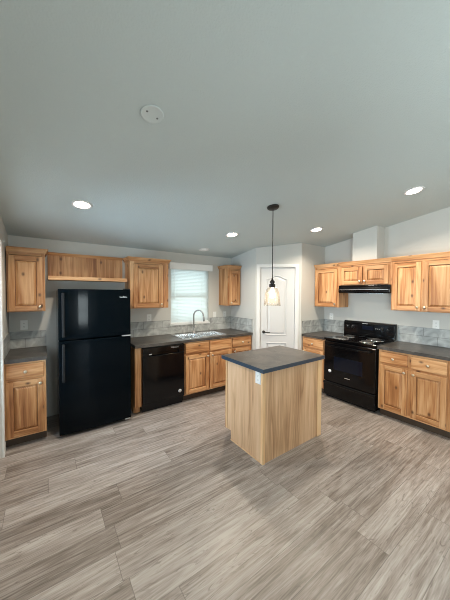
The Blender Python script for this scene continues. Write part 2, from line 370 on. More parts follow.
# corner pantry: return, diagonal with the door opening, return
A = Vector((2.95, 3.25)); B = Vector((3.53, 2.75)); DL = (B-A).length; drz = math.atan2(B.y-A.y, B.x-A.x)
pw = MB()
pw.prism([(A.y, 0), (YB, 0), (YB, cz(YB)+.02), (A.y, cz(A.y)+.02)], 0, A.x, A.x+.09)
pw.prism([(B.y, 0), (B.y+.09, 0), (B.y+.09, cz(B.y+.09)+.02), (B.y, cz(B.y)+.02)], 0, B.x, XR)
ca, sa = math.cos(drz), math.sin(drz)
def dg(x, y): return (A.x + ca*x - sa*y, A.y + sa*x + ca*y)
D0, D1, DT = 0.085, 0.660, 2.035
def dgpiece(x0, x1, z0, full=True):
    vs = []
    for (x, y) in ((x0, 0), (x1, 0), (x1, .09), (x0, .09)):
        q = dg(x, y); vs.append((q[0], q[1], z0))
    vs += [(q[0], q[1], cz(q[1])+.02) for q in vs[:4]]
    pw.add(vs, [(3,2,1,0),(4,5,6,7),(0,1,5,4),(1,2,6,5),(2,3,7,6),(3,0,4,7)])
dgpiece(0, D0-.012, 0); dgpiece(D1+.012, DL, 0); dgpiece(D0-.012, D1+.012, DT+.012)
struct(pw.build('wall_pantry', m_wall), 'grey angled corner wall around the pantry door', 'wall')
# duct chase above the hood cabinet
ch = MB(); CX = 3.95; CY0, CY1 = 1.75, 2.11
ch.prism([(CY0, 2.097), (CY1, 2.097), (CY1, cz(CY1)+.02), (CY0, cz(CY0)+.02)], 0, CX, XR)
struct(ch.build('wall_chase', m_wall), 'pale boxed duct chase rising from the cabinets above the range', 'wall')

# pantry door
def at_diag(name, mb, mats, parent=None, bevel=0):
    return mb.build(name, mats, parent, bevel)
door = bpy.data.objects.new('door_1', None); COL.objects.link(door); door.location = (A.x, A.y, 0); door.rotation_euler = (0, 0, drz)
struct(door, 'white two panel arch top pantry door', 'door')
mb = MB(); mb.box(D0, D1, 0.028, 0.047, 0.012, DT-.004)
PX0, PX1 = 0.193+.012, 0.531-.012
mb.box(D0, PX0, .012, .028, .012, DT-.004); mb.box(PX1, D1, .012, .028, .012, DT-.004)
mb.box(PX0, PX1, .012, .028, .012, .212); mb.box(PX0, PX1, .012, .028, .743, .892)
_n = 16; _pts = [(PX0, DT-.004), (PX1, DT-.004)] + [(PX1+(PX0-PX1)*k/_n, 1.838+.0275*(1-math.cos(2*PI*k/_n))) for k in range(_n+1)]
mb.prism(_pts, 1, .012, .028)
mb.build('door_slab', m_door, door, 0)
def arch_outline(x0, x1, z0, z1, rise, n=16):
    pts = [(x0, z0), (x1, z0)]
    for k in range(n+1):
        t = k/n; x = x1 + (x0-x1)*t
        z = z1 + rise*0.5*(1 - math.cos(2*PI*t))
        pts.append((x, z))
    return pts
P0, P1 = 0.193, 0.531
for nm, pts in (('upper_panel', arch_outline(P0, P1, 0.88, 1.85, 0.055)), ('lower_panel', [(P0, 0.20), (P1, 0.20), (P1, 0.755), (P0, 0.755)])):
    q = MB(); cx = (P0+P1)/2; czz = sum(p[1] for p in pts)/len(pts)
    n = len(pts)
    # sunk groove and raised field built as rings of the outline
    zmid = (min(p[1] for p in pts)+max(p[1] for p in pts))/2; hw = (P1-P0)/2; hh = (max(p[1] for p in pts)-min(p[1] for p in pts))/2
    def ring(off, y): return [(cx+(p[0]-cx)*(hw-off)/hw, y, zmid+(p[1]-zmid)*(hh-off)/hh) for p in pts]
    rings = [ring(-.004, .0125), ring(.002, .005), ring(.010, .005), ring(.014, .020), ring(.026, .020), ring(.050, .009)]
    vs = [v for r_ in rings for v in r_]; fs = []
    for i in range(len(rings)-1):
        for k in range(n): fs.append((i*n+k, i*n+(k+1) % n, (i+1)*n+(k+1) % n, (i+1)*n+k))
    fs.append(tuple((len(rings)-1)*n+k for k in range(n)))
    q.add(vs, fs); q.build(nm, m_door, door)
hd = MB(); hz = 0.935; hx = D0+.06
hd.lathe([(0, 0), (.026, 0), (.026, .008), (.012, .012), (.010, .045), (0, .045)], (hx, .012, hz), (0, -1, 0), 20)
hd.tube([(hx, -.030, hz), (hx+.03, -.034, hz), (hx+.075, -.034, hz-.002), (hx+.105, -.030, hz)], [.009, .008, .007, .006], 10)
h_o = hd.build('lever_handle', m_bronze, door); h_o['label'] = 'dark bronze lever handle'
for hzz in (1.78, 1.05, 0.25):
    MB().box(D1-.004, D1+.010, .004, .014, hzz-.045, hzz+.045).build('hinge', m_badge, door, 0.001)
ts = MB(); CW = .062
for x0, x1 in ((D0-.012-CW+.008, D0-.004), (D1+.004, D1+.012+CW-.008)):
    ts.box(x0, x1, -.014, -.0005, 0, DT+.002); ts.box(x0+.012, x1-.012, -.018, -.014, 0, DT+.002)
ts.box(D0-.012-CW+.008, D1+.012+CW-.008, -.014, -.0005, DT+.002, DT+.060); ts.box(D0-.06, D1+.06, -.018, -.014, DT+.012, DT+.048)
ts.box(D0-.012, D0-.003, 0, .09, 0, DT); ts.box(D1+.003, D1+.012, 0, .09, 0, DT); ts.box(D0-.012, D1+.012, 0, .09, DT, DT+.012)
ts.box(D0-.003, D1+.003, .049, .06, 0, DT)
o = ts.build('trim_1', m_white, None, 0.002, (A.x, A.y, 0), drz); struct(o, 'white casing around the pantry door', 'door casing')

# left side glazed door with its casing
d2 = bpy.data.objects.new('door_2', None); COL.objects.link(d2); d2.location = (XL, DY0, 0); struct(d2, 'white glazed door at the left edge', 'door')
mb = MB(); DWd = DY1-DY0
for a in ((0.02, .14, 0.01, DH-.02), (DWd-.14, DWd-.02, 0.01, DH-.02)): mb.box(-.09, -.05, a[0], a[1], a[2], a[3])
mb.box(-.09, -.05, .14, DWd-.14, .01, .55); mb.box(-.09, -.05, .14, DWd-.14, DH-.16, DH-.02)
mb.build('door_frame', m_white, d2, 0.002)
MB().box(-.074, -.066, .14, DWd-.14, .55, DH-.16).build('pane', m_pane, d2)
t2 = MB(); t2.box(XL+.0005, XL+.016, DY1-.004, DY1+.058, 0, DH+.058); t2.box(XL+.0005, XL+.016, DY0-.058, DY0+.004, 0, DH+.058); t2.box(XL+.0005, XL+.016, DY0+.004, DY1-.004, DH-.002, DH+.058)
struct(t2.build('trim_2', m_white, None, .002), 'white door casing on the left wall', 'door casing')
# baseboards
struct(MB().box(XL+.0005, XL+.013, DY1+.06, 3.335, 0, .085).build('baseboard_left', m_white, None, .002), 'white baseboard at the left edge', 'baseboard')
struct(MB().box(XR-.013, XR-.0005, YR+.01, .18, 0, .085).build('baseboard_right', m_white, None, .002))
# windows: frame, sash bars, pane
def window(name, axis, a0, a1, z0, z1, t0, t1, label=None, tilt_sash=True):
    r = bpy.data.objects.new(name, None); COL.objects.link(r)
    struct(r, label, 'window')
    def bx(m_, p, q, za, zb, ta, tb):
        if axis == 0: m_.box(p, q, ta, tb, za, zb)
        else: m_.box(ta, tb, p, q, za, zb)
    f = MB(); w_ = .035
    bx(f, a0+.001, a0+w_, z0+.001, z1-.001, t0, t1); bx(f, a1-w_, a1-.001, z0+.001, z1-.001, t0, t1); bx(f, a0+w_, a1-w_, z0+.001, z0+w_, t0, t1); bx(f, a0+w_, a1-w_, z1-w_, z1-.001, t0, t1)
    f.build('window_frame', m_white, r, .002)
    zm = (z0+z1)/2; s = MB(); bx(s, a0+w_, a1-w_, zm-.02, zm+.02, t0+.01, t1-.01); s.build('sash_rail', m_white, r, .002)
    tm = (t0+t1)/2
    for za, zb in ((z0+w_, zm-.02), (zm+.02, z1-w_)):
        p = MB(); bx(p, a0+w_, a1-w_, za, zb, tm-.003, tm+.003); p.build('pane', m_pane, r)
    return r
wd = window('window_1', 0, WX0, WX1, WZ0, WZ1, YB+.06, YB+.11, 'white framed window above the sink')
sl = MB(); sl.box(WX0-.02, WX1+.02, YB-.022, YB-.0005, WZ0-.022, WZ0); sl.box(WX0+.001, WX1-.001, YB-.0005, YB+.06, WZ0-.0, WZ0+.012)
sl.build('window_sill', m_white, wd, .002)
window('window_2', 0, *RW[0], YR-.10, YR-.05)
window('added_window_3', 1, LW0, LW1, .75, 2.05, XL-.10, XL-.05)  # unseen left opening, added to let fill light in
window('added_window_4', 1, RT0, RT1, .75, 2.05, XR+.05, XR+.10)  # unseen right opening, added as a second source of fill

# backsplash tiles, one run per wall
def splash(n, label, loc, rz, w_, z1, t=.009, cut=None):
    m_ = MB(); z0 = .0005
    H = z1-.9145
    if cut:
        a, b, hz_ = cut
        m_.box(0, a, -t, -.0005, z0, H); m_.box(b, w_, -t, -.0005, z0, H); m_.box(a, b, -t, -.0005, z0, hz_)
    else: m_.box(0, w_, -t, -.0005, z0, H)
    tr = MB()
    o = m_.build('trim_%d' % n, m_tile, None, 0, (loc[0], loc[1], .9145), rz)
    struct(o, label, 'backsplash'); return o
splash(3, 'grey tile backsplash under the sink window', (.945, YB), 0, 2.95-.945-.0005, 1.148, cut=(WX0-.021-.945, WX1+.021-.945, WZ0-.024-.9145))
splash(4, 'short grey tile side splash beside the pantry door on the sink side', (2.95, 3.94), -PI/2, .62, 1.148)
splash(5, 'grey tile splash on the back wall left of the fridge', (XL+.0005, YB), 0, .36, 1.118)
splash(6, 'grey tile splash on the left wall', (XL, 3.32), PI/2, .62, 1.118)
splash(7, 'grey tile side splash beside the pantry door near the range', (3.56, 2.75), 0, .629, 1.135)
splash(8, 'grey tile splash left of the range', (XR, 2.740), -PI/2, .415, 1.135)
splash(9, 'grey tile splash right of the range', (XR, 1.545), -PI/2, 1.345, 1.145)

# ------------------------------------------------------------------ cabinets
def raised_door(x0, x1, z0, z1, yf=-.020, fr=.056):
    m_ = MB(); yb = -.0005
    m_.box(x0, x0+fr, yf, yb, z0, z1, 0); m_.box(x1-fr, x1, yf, yb, z0, z1, 0)
    m_.box(x0+fr, x1-fr, yf, yb, z0, z0+fr, 1); m_.box(x0+fr, x1-fr, yf, yb, z1-fr, z1, 1)
    a0, a1, b0, b1 = x0+fr, x1-fr, z0+fr, z1-fr
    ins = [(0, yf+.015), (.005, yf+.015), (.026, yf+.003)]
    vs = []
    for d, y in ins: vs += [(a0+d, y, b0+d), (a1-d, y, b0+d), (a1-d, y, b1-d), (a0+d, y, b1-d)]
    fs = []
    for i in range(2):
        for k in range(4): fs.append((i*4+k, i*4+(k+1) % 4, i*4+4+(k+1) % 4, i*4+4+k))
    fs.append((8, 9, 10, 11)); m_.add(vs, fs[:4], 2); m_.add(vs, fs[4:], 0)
    m_.add([(a0, yb-.002, b0), (a1, yb-.002, b0), (a1, yb-.002, b1), (a0, yb-.002, b1)], [(0, 1, 2, 3)], 0)
    return m_
def knob(x, z, parent, yf=-.020):
    k = MB(); k.lathe([(0, 0), (.007, 0), (.006, .010), (.009, .014), (.0155, .019), (.0165, .024), (.012, .029), (0, .031)], (x, yf+.0005, z), (0, -1, 0), 16)
    o = k.build('knob', m_nickel, parent); return o

def crown(parent, w_, d, ztop, left, right, ext=.034):
    # profile (outward, z) extruded along front and exposed sides
    prof = [(0, ztop-.055), (.010, ztop-.055), (.014, ztop-.040), (.024, ztop-.022), (ext-.004, ztop-.012), (ext, ztop-.008), (ext, ztop), (0, ztop)]
    m_ = MB(); n = len(prof)
    path = []
    if left: path.append(lambda o: (-o, d))
    path.append(lambda o: (-o if left else 0, -o)); path.append(lambda o: (w_+o if right else w_, -o))
    if right: path.append(lambda o: (w_+o, d))
    vs = []
    for fn in path:
        for o, z in prof: x, y = fn(o); vs.append((x, y, z))
    fs = []
    for i in range(len(path)-1):
        for k in range(n): fs.append((i*n+k, i*n+(k+1) % n, (i+1)*n+(k+1) % n, (i+1)*n+k))
    fs.append(tuple(range(n))); fs.append(tuple((len(path)-1)*n+k for k in range(n)))
    m_.add(vs, fs, 0)
    m_.box(0, w_, 0.0005, d, ztop-.012, ztop-.002)
    return m_.build('crown_molding', wood_h, parent)

def upper(label, loc, rz, w_, d, z0, z1, doors, left=False, right=False, do_crown=True, group='knotty wood wall cabinets'):
    r = thing('wall_cabinet', label, 'cabinet', (loc[0], loc[1], z0), rz, group)
    H = z1-z0
    cb = MB()
    cb.box(0, .016, .0195, d, 0, H); cb.box(w_-.016, w_, .0195, d, 0, H); cb.box(.016, w_-.016, .0195, d, 0.012, .028); cb.box(.016, w_-.016, .0195, d, H-.016, H); cb.box(.016, w_-.016, d-.008, d, .028, H-.016)
    cb.build('carcass', wood_v, r, .0015)
    ff = MB(); ed = doors[0][0]+.012, doors[-1][1]-.012
    ff.box(0, ed[0], 0, .019, 0, H, 0); ff.box(ed[1], w_, 0, .019, 0, H, 0)
    ff.box(ed[0], ed[1], 0, .019, 0, .035, 1); ff.box(ed[0], ed[1], 0, .019, H-.045, H, 1)
    for a, b in zip(doors, doors[1:]): ff.box(a[1]-.012, b[0]+.012, 0, .019, .035, H-.045, 0)
    ff.build('face_frame', [wood_v, wood_h], r, .001)
    for x0, x1, kn in doors:
        dz1 = H-.052 if do_crown else H-.02
        dd = raised_door(x0, x1, .012, dz1).build('door', [wood_v, wood_h, wood_groove], r, .003)
        kx = x0+.028 if kn == 'l' else x1-.028
        knob(kx, .012+.045, dd)
    if do_crown: crown(r, w_, d, H+.038, left, right)
    return r

UY = 3.655; UD = YB-.0005-UY; ZU0, ZU1 = 1.373, 2.058
upper('tall narrow knotty wall cabinet in the left corner beside the open niche', (-.335, UY), 0, .345, UD, ZU0, ZU1, [(.016, .322, 'r')], right=True)
upper('knotty wall cabinet between the niche over the fridge and the sink window', (.975, UY), 0, .565, UD, ZU0, ZU1, [(.045, .470, 'r')], left=True, right=True)
upper('small knotty wall cabinet right of the sink window in the corner', (2.665, UY), 0, .279, UD, ZU0, ZU1, [(.022, .258, 'l')], left=True)
UX = 3.893; RD = XR-.0005-UX
upper('knotty wall cabinet left of the range hood', (UX, 2.742), -PI/2, .447, RD, ZU0, ZU1, [(.022, .425, 'r')])
upper('short two door wall cabinet above the range hood', (UX, 2.2945), -PI/2, .765, RD, 1.728, ZU1, [(.035, .372, 'r'), (.392, .73, 'l')])
upper('wide two door knotty wall cabinet right of the range hood', (UX, 1.529), -PI/2, .722, RD, ZU0, ZU1, [(.018, .340, 'r'), (.360, .704, 'l')])

# open niche over the fridge
ni = thing('open_shelf', 'open wooden niche above the black fridge with a pale bottom shelf', 'shelf', (.0385, YB-.0005, 1.752), 0)
nw = .975-.034-.0395
MB().box(0, nw, -.014, 0, .040, .345).build('back_panel', wood_v, ni, .001)
MB().box(0, nw, -.285, 0, -.006, .0395).build('shelf_board', wood_h, ni, .002)['label'] = 'pale shelf board'
MB().prism([(-.015, .315), (-.022, .315), (-.042, .342), (-.042, .352), (-.015, .352)], 0, 0, nw).build('crown_molding', wood_h, ni)

def base(label, loc, rz, w_, cols, depth, drawers=True, false=False, group='knotty wood base cabinets', toe=m_toe, right_end=None):
    r = thing('base_cabinet', label, 'cabinet', (loc[0], loc[1], 0), rz, group)
    top = .8755; tk = .095
    cb = MB()
    cb.box(0, .016, .0195, depth, tk, top); cb.box(w_-.016, w_, .0195, depth, tk, top); cb.box(.016, w_-.016, .0195, depth, tk, tk+.016); cb.box(.016, w_-.016, depth-.008, depth, tk+.016, top)
    cb.box(0, .016, .076, depth, 0, tk); cb.box(w_-.016, w_, .076, depth, 0, tk)
    cb.build('carcass', wood_v, r, .001)
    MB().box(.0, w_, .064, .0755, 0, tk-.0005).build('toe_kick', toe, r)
    ff = MB(); e0, e1 = cols[0][0]+.012, cols[-1][1]-.012
    ff.box(0, e0, 0, .019, tk, top, 0); ff.box(e1, w_, 0, .019, tk, top, 0)
    for za, zb in ((tk, tk+.035), (.668, .712), (top-.035, top)): ff.box(e0, e1, 0, .019, za, zb, 1)
    for a, b in zip(cols, cols[1:]): 
        for za, zb in ((tk+.035, .668), (.712, top-.035)): ff.box(a[1]-.012, b[0]+.012, 0, .019, za, zb, 0)
    ff.build('face_frame', [wood_v, wood_h], r, .001)
    for x0, x1, kn in cols:
        dr = MB(); dr.prism([(-.0005, .703), (-.014, .703), (-.020, .710), (-.020, .846), (-.014, .853), (-.0005, .853)], 0, x0, x1, 0)
        d_ = dr.build('drawer', wood_h, r, .003)
        if not false: knob((x0+x1)/2, .778, d_)
        dd = raised_door(x0, x1, .115, .680).build('door', [wood_v, wood_h, wood_groove], r, .003)
        knob(x1-.030 if kn == 'r' else x0+.030, .680-.042, dd)
    return r
BY = 3.337; BD = YB-.0005-BY
base('narrow base cabinet in the left corner with one drawer over one door', (-.3385, BY), 0, .345, [(.016, .325, 'r')], BD)
base('two door sink base cabinet between the dishwasher and the corner drawer unit', (1.647, BY), 0, .858, [(.018, .416, 'r'), (.438, .840, 'l')], BD, false=True)
base('narrow base cabinet at the right end of the sink run beside the pantry wall', (2.5055, BY), 0, .438, [(.018, .415, 'l')], BD)
BX = 3.580; BRD = XR-.0005-BX
base('small base cabinet left of the range partly behind the island', (BX, 2.744), -PI/2, .418, [(.018, .400, 'l')], BRD)
base('two door base cabinet right of the range with two drawers', (BX, 1.535), -PI/2, .720, [(.022, .330, 'r'), (.366, .700, 'l')], BRD)
base('base cabinet cut off at the right edge of the photo', (BX, .8145), -PI/2, .600, [(.030, .570, 'l')], BRD)
fp = thing('filler_panel', 'pale wooden end panel between the fridge and the dishwasher', 'cabinet panel', (.945, BY, 0), 0)
f_ = MB(); f_.box(0, .085, 0, .02, .095, .8755); f_.box(0, .018, .02, BD, .095, .8755); f_.box(0, .018, .07, BD, 0, .095); f_.box(.018, .085, .064, .076, 0, .095)
f_.build('panel', wood_v, fp, .001)

# ------------------------------------------------------------------ countertops
CT0, CT1 = .876, .914
def counter(label, boxes):
    m_ = MB()
    for b in boxes: m_.box(*b, CT0, CT1)
    return tag(m_.build('countertop', m_slate), label, 'countertop', 'dark slate laminate countertops')
SX0, SX1, SY0, SY1 = 1.665, 2.475, 3.385, 3.875
CYF = 3.3115; YBt = YB-.0005
counter('short dark countertop in the left corner beside the fridge', [(XL+.0005, .016, CYF, YBt)])
counter('long dark countertop around the stainless sink', [(.945, SX0+.02, CYF, YBt), (SX1-.02, 2.949, CYF, YBt), (SX0+.02, SX1-.02, CYF, SY0+.02), (SX0+.02, SX1-.02, SY1-.02, YBt)])
CXF = 3.555; XRt = XR-.0005
counter('small dark countertop left of the range beside the pantry wall', [(CXF, XRt, 2.324, 2.749)])
counter('dark countertop right of the range running out of the photo', [(CXF, XRt, .20, 1.545)])

# ------------------------------------------------------------------ sink and faucet
sk = thing('kitchen_sink', 'double bowl stainless steel sink set in the counter under the window', 'sink', ((SX0+SX1)/2, (SY0+SY1)/2, CT1), 0)
hw, hd_ = (SX1-SX0)/2, (SY1-SY0)/2
rim = MB(); RT = .005
def rect_ring(m_, ox0, ox1, oy0, oy1, ix0, ix1, iy0, iy1, z0, z1):
    m_.box(ox0, ix0, oy0, oy1, z0, z1); m_.box(ix1, ox1, oy0, oy1, z0, z1); m_.box(ix0, ix1, oy0, iy0, z0, z1); m_.box(ix0, ix1, iy1, oy1, z0, z1)
bx0, bx1 = (-hw+.03, -.015), (.015, hw-.03); by = (-hd_+.03, hd_-.085)
rim.box(-hw, bx0[0], -hd_, hd_, 0.0003, RT); rim.box(bx1[1], hw, -hd_, hd_, .0003, RT); rim.box(bx0[1], bx1[0], -hd_, hd_, .0003, RT)
for a, b in (bx0, bx1): rim.box(a, b, -hd_, by[0], .0003, RT); rim.box(a, b, by[1], hd_, .0003, RT)
rim.build('rim', m_steel, sk, .0015)
for a, b in (bx0, bx1):
    q = MB(); dp = -.19; t_ = .022
    top = [(a, by[0]), (b, by[0]), (b, by[1]), (a, by[1])]; bot = [(a+t_, by[0]+t_), (b-t_, by[0]+t_), (b-t_, by[1]-t_), (a+t_, by[1]-t_)]
    vs = [(x, y, .004) for x, y in top] + [(x, y, dp) for x, y in bot]
    q.add(vs, [(0,1,5,4),(1,2,6,5),(2,3,7,6),(3,0,4,7),(4,5,6,7)])
    bo = q.build('bowl', m_steel, sk, .02, seg=3)
    dr = MB(); dr.lathe([(0, 0), (.030, 0), (.042, .003), (.045, .001)], ((a+b)/2, (by[0]+by[1])/2, dp+.001), (0, 0, 1), 20); dr.build('drain', m_chrome, bo)
fx, fy = 2.075, 3.835
fc = thing('faucet', 'tall brushed gooseneck faucet standing behind the sink bowls', 'faucet', (fx, fy, CT1+RT), math.radians(42))
q = MB(); q.lathe([(0, 0), (.030, 0), (.030, .006), (.022, .014), (.019, .075), (.014, .09), (0, .09)], (0, 0, 0), (0, 0, 1), 20); q.build('base', m_faucet, fc)
R_ = .085; path = [(0, 0, .08), (0, 0, .30)] + [(0, -R_+R_*math.cos(a), .30+R_*math.sin(a)) for a in [PI*k/12 for k in range(1, 12)]] + [(0, -2*R_, .285)]
MB().tube(path, .0125, 12).build('spout', m_faucet, fc)
q = MB(); q.lathe([(0, 0), (.012, 0), (.017, -.03), (.018, -.085), (.014, -.09), (0, -.09)], (0, -2*R_-.001, .29), (0, .12, 1), 16); q.build('spray_head', m_faucet, fc)
q = MB(); q.tube([(.016, 0, .055), (.038, 0, .06)], .010, 12); q.tube([(.035, 0, .06), (.05, -.005, .09), (.06, -.012, .13)], [.007, .006, .005], 10); q.build('lever_handle', m_faucet, fc)

# ------------------------------------------------------------------ blind
bl = thing('window_blind', 'white slatted blind with a valance hanging in the sink window', 'window blind', ((1.655+2.476)/2, YB-.0005, 1.99), 0)
vw = .411
q = MB(); q.box(-vw, vw, -.078, -.064, .0, .098); q.box(-vw, -vw+.012, -.064, 0, .0, .098); q.box(vw-.012, vw, -.064, 0, .0, .098); q.box(-vw+.012, vw-.012, -.064, 0, .086, .098)
q.box(-vw-.004, vw+.004, -.082, -.0, .098, .106)
q.build('valance', m_plastic, bl, .003)
q = MB(); nsl = 37; z1s, z0s = -.005, -.885; sw = .0135; tilt = math.radians(66)
bw0, bw1 = WX0+.004-(1.655+2.476)/2, WX1-.004-(1.655+2.476)/2
for k in range(nsl):
    z = z1s + (z0s-z1s)*k/(nsl-1); yc = .028
    dy, dz = sw*math.cos(tilt), sw*math.sin(tilt)
    # gently cupped slat with real thickness
    vs = []
    for x in (bw0, bw1):
        vs += [(x, yc-dy, z-dz), (x, yc-.002, z), (x, yc+dy, z+dz), (x, yc+dy+.0006, z+dz), (x, yc-.0012, z+.0003), (x, yc-dy+.0006, z-dz)]
    n = 6
    q.add(vs, [(i, (i+1) % n, n+(i+1) % n, n+i) for i in range(n)] + [tuple(range(n)), tuple(range(n, 2*n))])
q.build('slats', m_blind, bl)
MB().box(bw0, bw1, .014, .042, -.912, -.893).build('bottom_rail', m_plastic, bl, .003)
for x in (-.24, .24): MB().tube([(x, .014, .0), (x, .014, -.893)], .0012, 6).build('ladder_cord', m_plastic, bl)
MB().tube([(bw0+.06, .006, 0), (bw0+.06, .006, -.5)], .004, 8).build('tilt_wand', m_plastic, bl)

# ------------------------------------------------------------------ fridge
FX0, FX1, FYF = .118, .872, 3.235
fr = thing('refrigerator', 'tall black top freezer refrigerator under the wooden niche', 'refrigerator', (FX0, FYF, 0), 0)
FW = FX1-FX0; FH = 1.632
MB().box(.004, FW-.004, .066, .68, .025, FH-.012).build('cabinet_body', m_fridge, fr, .006)
MB().box(.02, FW-.02, .058, .075, .015, .10).build('kick_grille', m_blackpl, fr, .002)
def fdoor(nm, z0, z1):
    m_ = MB(); pts = [(0, .06)]
    for k in range(9):
        t = k/8; pts.append((FW*t, .012*(2*t-1)**2))
    pts.append((FW, .06))
    m_.prism(pts, 2, z0, z1); return m_.build(nm, m_fridge, fr, .008, seg=3)
d_up = fdoor('freezer_door', 1.078, FH); d_lo = fdoor('fridge_door', .035, 1.064)
def fhandle(z0, z1, p):
    m_ = MB(); m_.box(.030, .056, -.052, -.034, z0, z1); m_.box(.032, .054, -.040, .012, z1-.06, z1); m_.box(.032, .054, -.040, .012, z0, z0+.06)
    m_.build('handle', m_blackpl, p, .006, seg=3)
fhandle(1.115, 1.590, d_up); fhandle(.63, 1.035, d_lo)
def badge(w_, h_, x, z, p, lbl):
    m_ = MB(); n = 9; xs = x
    for k in range(n):
        cw = w_/n; hh = h_*(1.0 if k in (0, 4, 6) else .62)
        m_.tube([(xs+cw*.2, -.0012, z), (xs+cw*.35, -.0012, z+hh), (xs+cw*.8, -.0012, z+hh*.6), (xs+cw*.95, -.0012, z)], .0018, 5); xs += cw
    o = m_.build('nameplate', m_badge, p); o['label'] = lbl
badge(.085, .020, FW-.13, 1.535, d_up, 'small silver script nameplate'); 
for v in d_up.children: pass
for o_ in [d_up, d_lo]:
    for c_ in o_.children:
        if c_.name.startswith('nameplate'): c_.location.y = .0075
q = MB(); q.box(FW-.10, FW-.005, -.004, .05, 1.066, 1.076); q.build('center_hinge', m_badge, fr, .001)['label'] = 'silver middle hinge'
q = MB(); q.box(FW-.07, FW-.004, .02, .10, FH-.011, FH+.014); q.build('top_hinge_cover', m_blackpl, fr, .004)
q = MB(); q.box(FW-.07, FW-.012, .018, .050, .018, .034); q.build('foot_bracket', m_badge, fr, .002)['label'] = 'pale bracket at the bottom right corner'
for x in (.05, FW-.05):
    for y in (.12, .62): MB().lathe([(0, 0), (.018, 0), (.018, .027), (0, .027)], (x, y, 0), (0, 0, 1), 12).build('foot', m_blackpl, fr)

# ------------------------------------------------------------------ dishwasher
DX0, DX1 = 1.034, 1.643
dw = thing('dishwasher', 'black built in dishwasher under the dark counter left of the sink', 'dishwasher', (DX0, 3.305, 0), 0); DWW = DX1-DX0
MB().box(.006, DWW-.006, .045, .60, .03, .868).build('tub_body', m_blackpl, dw)
MB().box(.003, DWW-.003, .001, .044, .118, .752).build('door', m_black, dw, .006)
cp = MB(); cp.box(.003, DWW-.003, -.006, .044, .800, .866); cp.box(.003, .09, -.002, .044, .7525, .7995); cp.box(DWW-.09, DWW-.003, -.002, .044, .7525, .7995); cp.box(.09, DWW-.09, .030, .044, .7525, .7995)
cpo = cp.build('control_panel', m_black, dw, .004)
q = MB()
for k, x in enumerate((.40, .43, .46, .49)): q.box(x, x+.016, -.0072, -.0055, .832, .838)
q.box(.39, .52, -.0072, -.0055, .846, .8475)
q.build('button_marks', m_badge, cpo)
q = MB(); q.box(.085, .125, -.0032, -.0015, .772, .784); q.build('nameplate', m_badge, cpo)
lg = MB(); lg.lathe([(0, 0), (.024, 0), (.024, .0012), (0, .0012)], (DWW-.075, .0012, .20), (0, -1, 0), 24); lo = lg.build('round_emblem', m_sticker, dw); lo['label'] = 'round white emblem low on the door'
lg = MB(); ex, ez = DWW-.075, .20
lg.tube([(ex+.018*math.cos(a), -.0006, ez+.018*math.sin(a)) for a in [2*PI*k/24 for k in range(24)]], .0012, 5, closed=True)
lg.tube([(ex-.010+.004*math.cos(a), -.0006, ez+.002+.008*math.sin(a)) for a in [PI*.2+2*PI*k*.8/10 for k in range(11)]], .0014, 5)
lg.tube([(ex+.008, -.0006, ez+.009), (ex-.001, -.0006, ez+.008), (ex+.001, -.0006, ez-.007), (ex+.010, -.0006, ez-.007)], .0014, 5); lg.tube([(ex+.001, -.0006, ez+.001), (ex+.007, -.0006, ez+.001)], .0014, 5)
lg.build('emblem_mark', m_grey_pl, lo)
MB().box(.012, DWW-.012, .060, .075, 0, .112).build('toe_panel', m_blackpl, dw, .002)
for x in (.05, DWW-.05):
    for y in (.12, .55): MB().lathe([(0, 0), (.016, 0), (.016, .031), (0, .031)], (x, y, 0), (0, 0, 1), 12).build('foot', m_blackpl, dw)

# ------------------------------------------------------------------ range
RY1, RY0, RXF = 2.3215, 1.5585, 3.548
rg = thing('range', 'black electric coil range with backguard between the dark counters', 'stove', (RXF, RY1-.0, 0), -PI/2); RWD = RY1-RY0
RDp = XR-.0015-RXF
MB().box(.003, RWD-.003, .045, RDp-.02, .03, .895).build('body', m_black, rg, .003)
ct = MB(); ct.box(0, RWD, .005, RDp-.075, .8955, .918); cto = ct.build('cooktop', m_black, rg, .006, seg=3)
od = MB(); od.box(.004, RWD-.004, .001, .044, .262, .868); odo = od.build('oven_door', m_black, rg, .008, seg=3)
q = MB(); q.box(.17, RWD-.17, -.0025, .003, .455, .655); q.build('oven_window', m_glassblk, odo, .004)['label'] = 'dark glass oven window'
q = MB(); q.box(.06, RWD-.06, -.050, -.028, .800, .826); q.box(.07, .105, -.03, .004, .802, .824); q.box(RWD-.105, RWD-.07, -.03, .004, .802, .824); q.build('handle', m_black, odo, .007, seg=3)
q = MB(); q.box(.34, .42, -.0012, .002, .365, .3715); q.build('nameplate', m_badge, odo)
st = MB(); st.lathe([(0, 0), (.024, 0), (.024, .0012), (0, .0012)], (.105, .0012, .420), (0, -1, 0), 24); sto = st.build('round_emblem', m_sticker, odo); sto['label'] = 'round white emblem on the oven door'
st = MB(); ex, ez = .105, .42
st.tube([(ex+.017*math.cos(a), -.0006, ez+.017*math.sin(a)) for a in [2*PI*k/24 for k in range(24)]], .0012, 5, closed=True)
st.tube([(ex-.008, -.0006, ez+.007), (ex+.006, -.0006, ez-.008)], .0014, 5); st.tube([(ex-.006, -.0006, ez-.006), (ex+.007, -.0006, ez+.006)], .0014, 5)
bd = MB(); bd.prism([(.044, .050), (.004, .050), (.0, .06), (.0, .205), (-.012, .222), (-.012, .240), (.0, .252), (.044, .252)], 0, .004, RWD-.004); bdo = bd.build('storage_drawer', m_black, rg, .003)
MB().box(.02, RWD-.02, .055, .07, 0.005, .05).build('toe_panel', m_blackpl, rg)
for x in (.05, RWD-.05):
    for y in (.10, RDp-.08): MB().lathe([(0, 0), (.016, 0), (.016, .031), (0, .031)], (x, y, 0), (0, 0, 1), 12).build('foot', m_blackpl, rg)
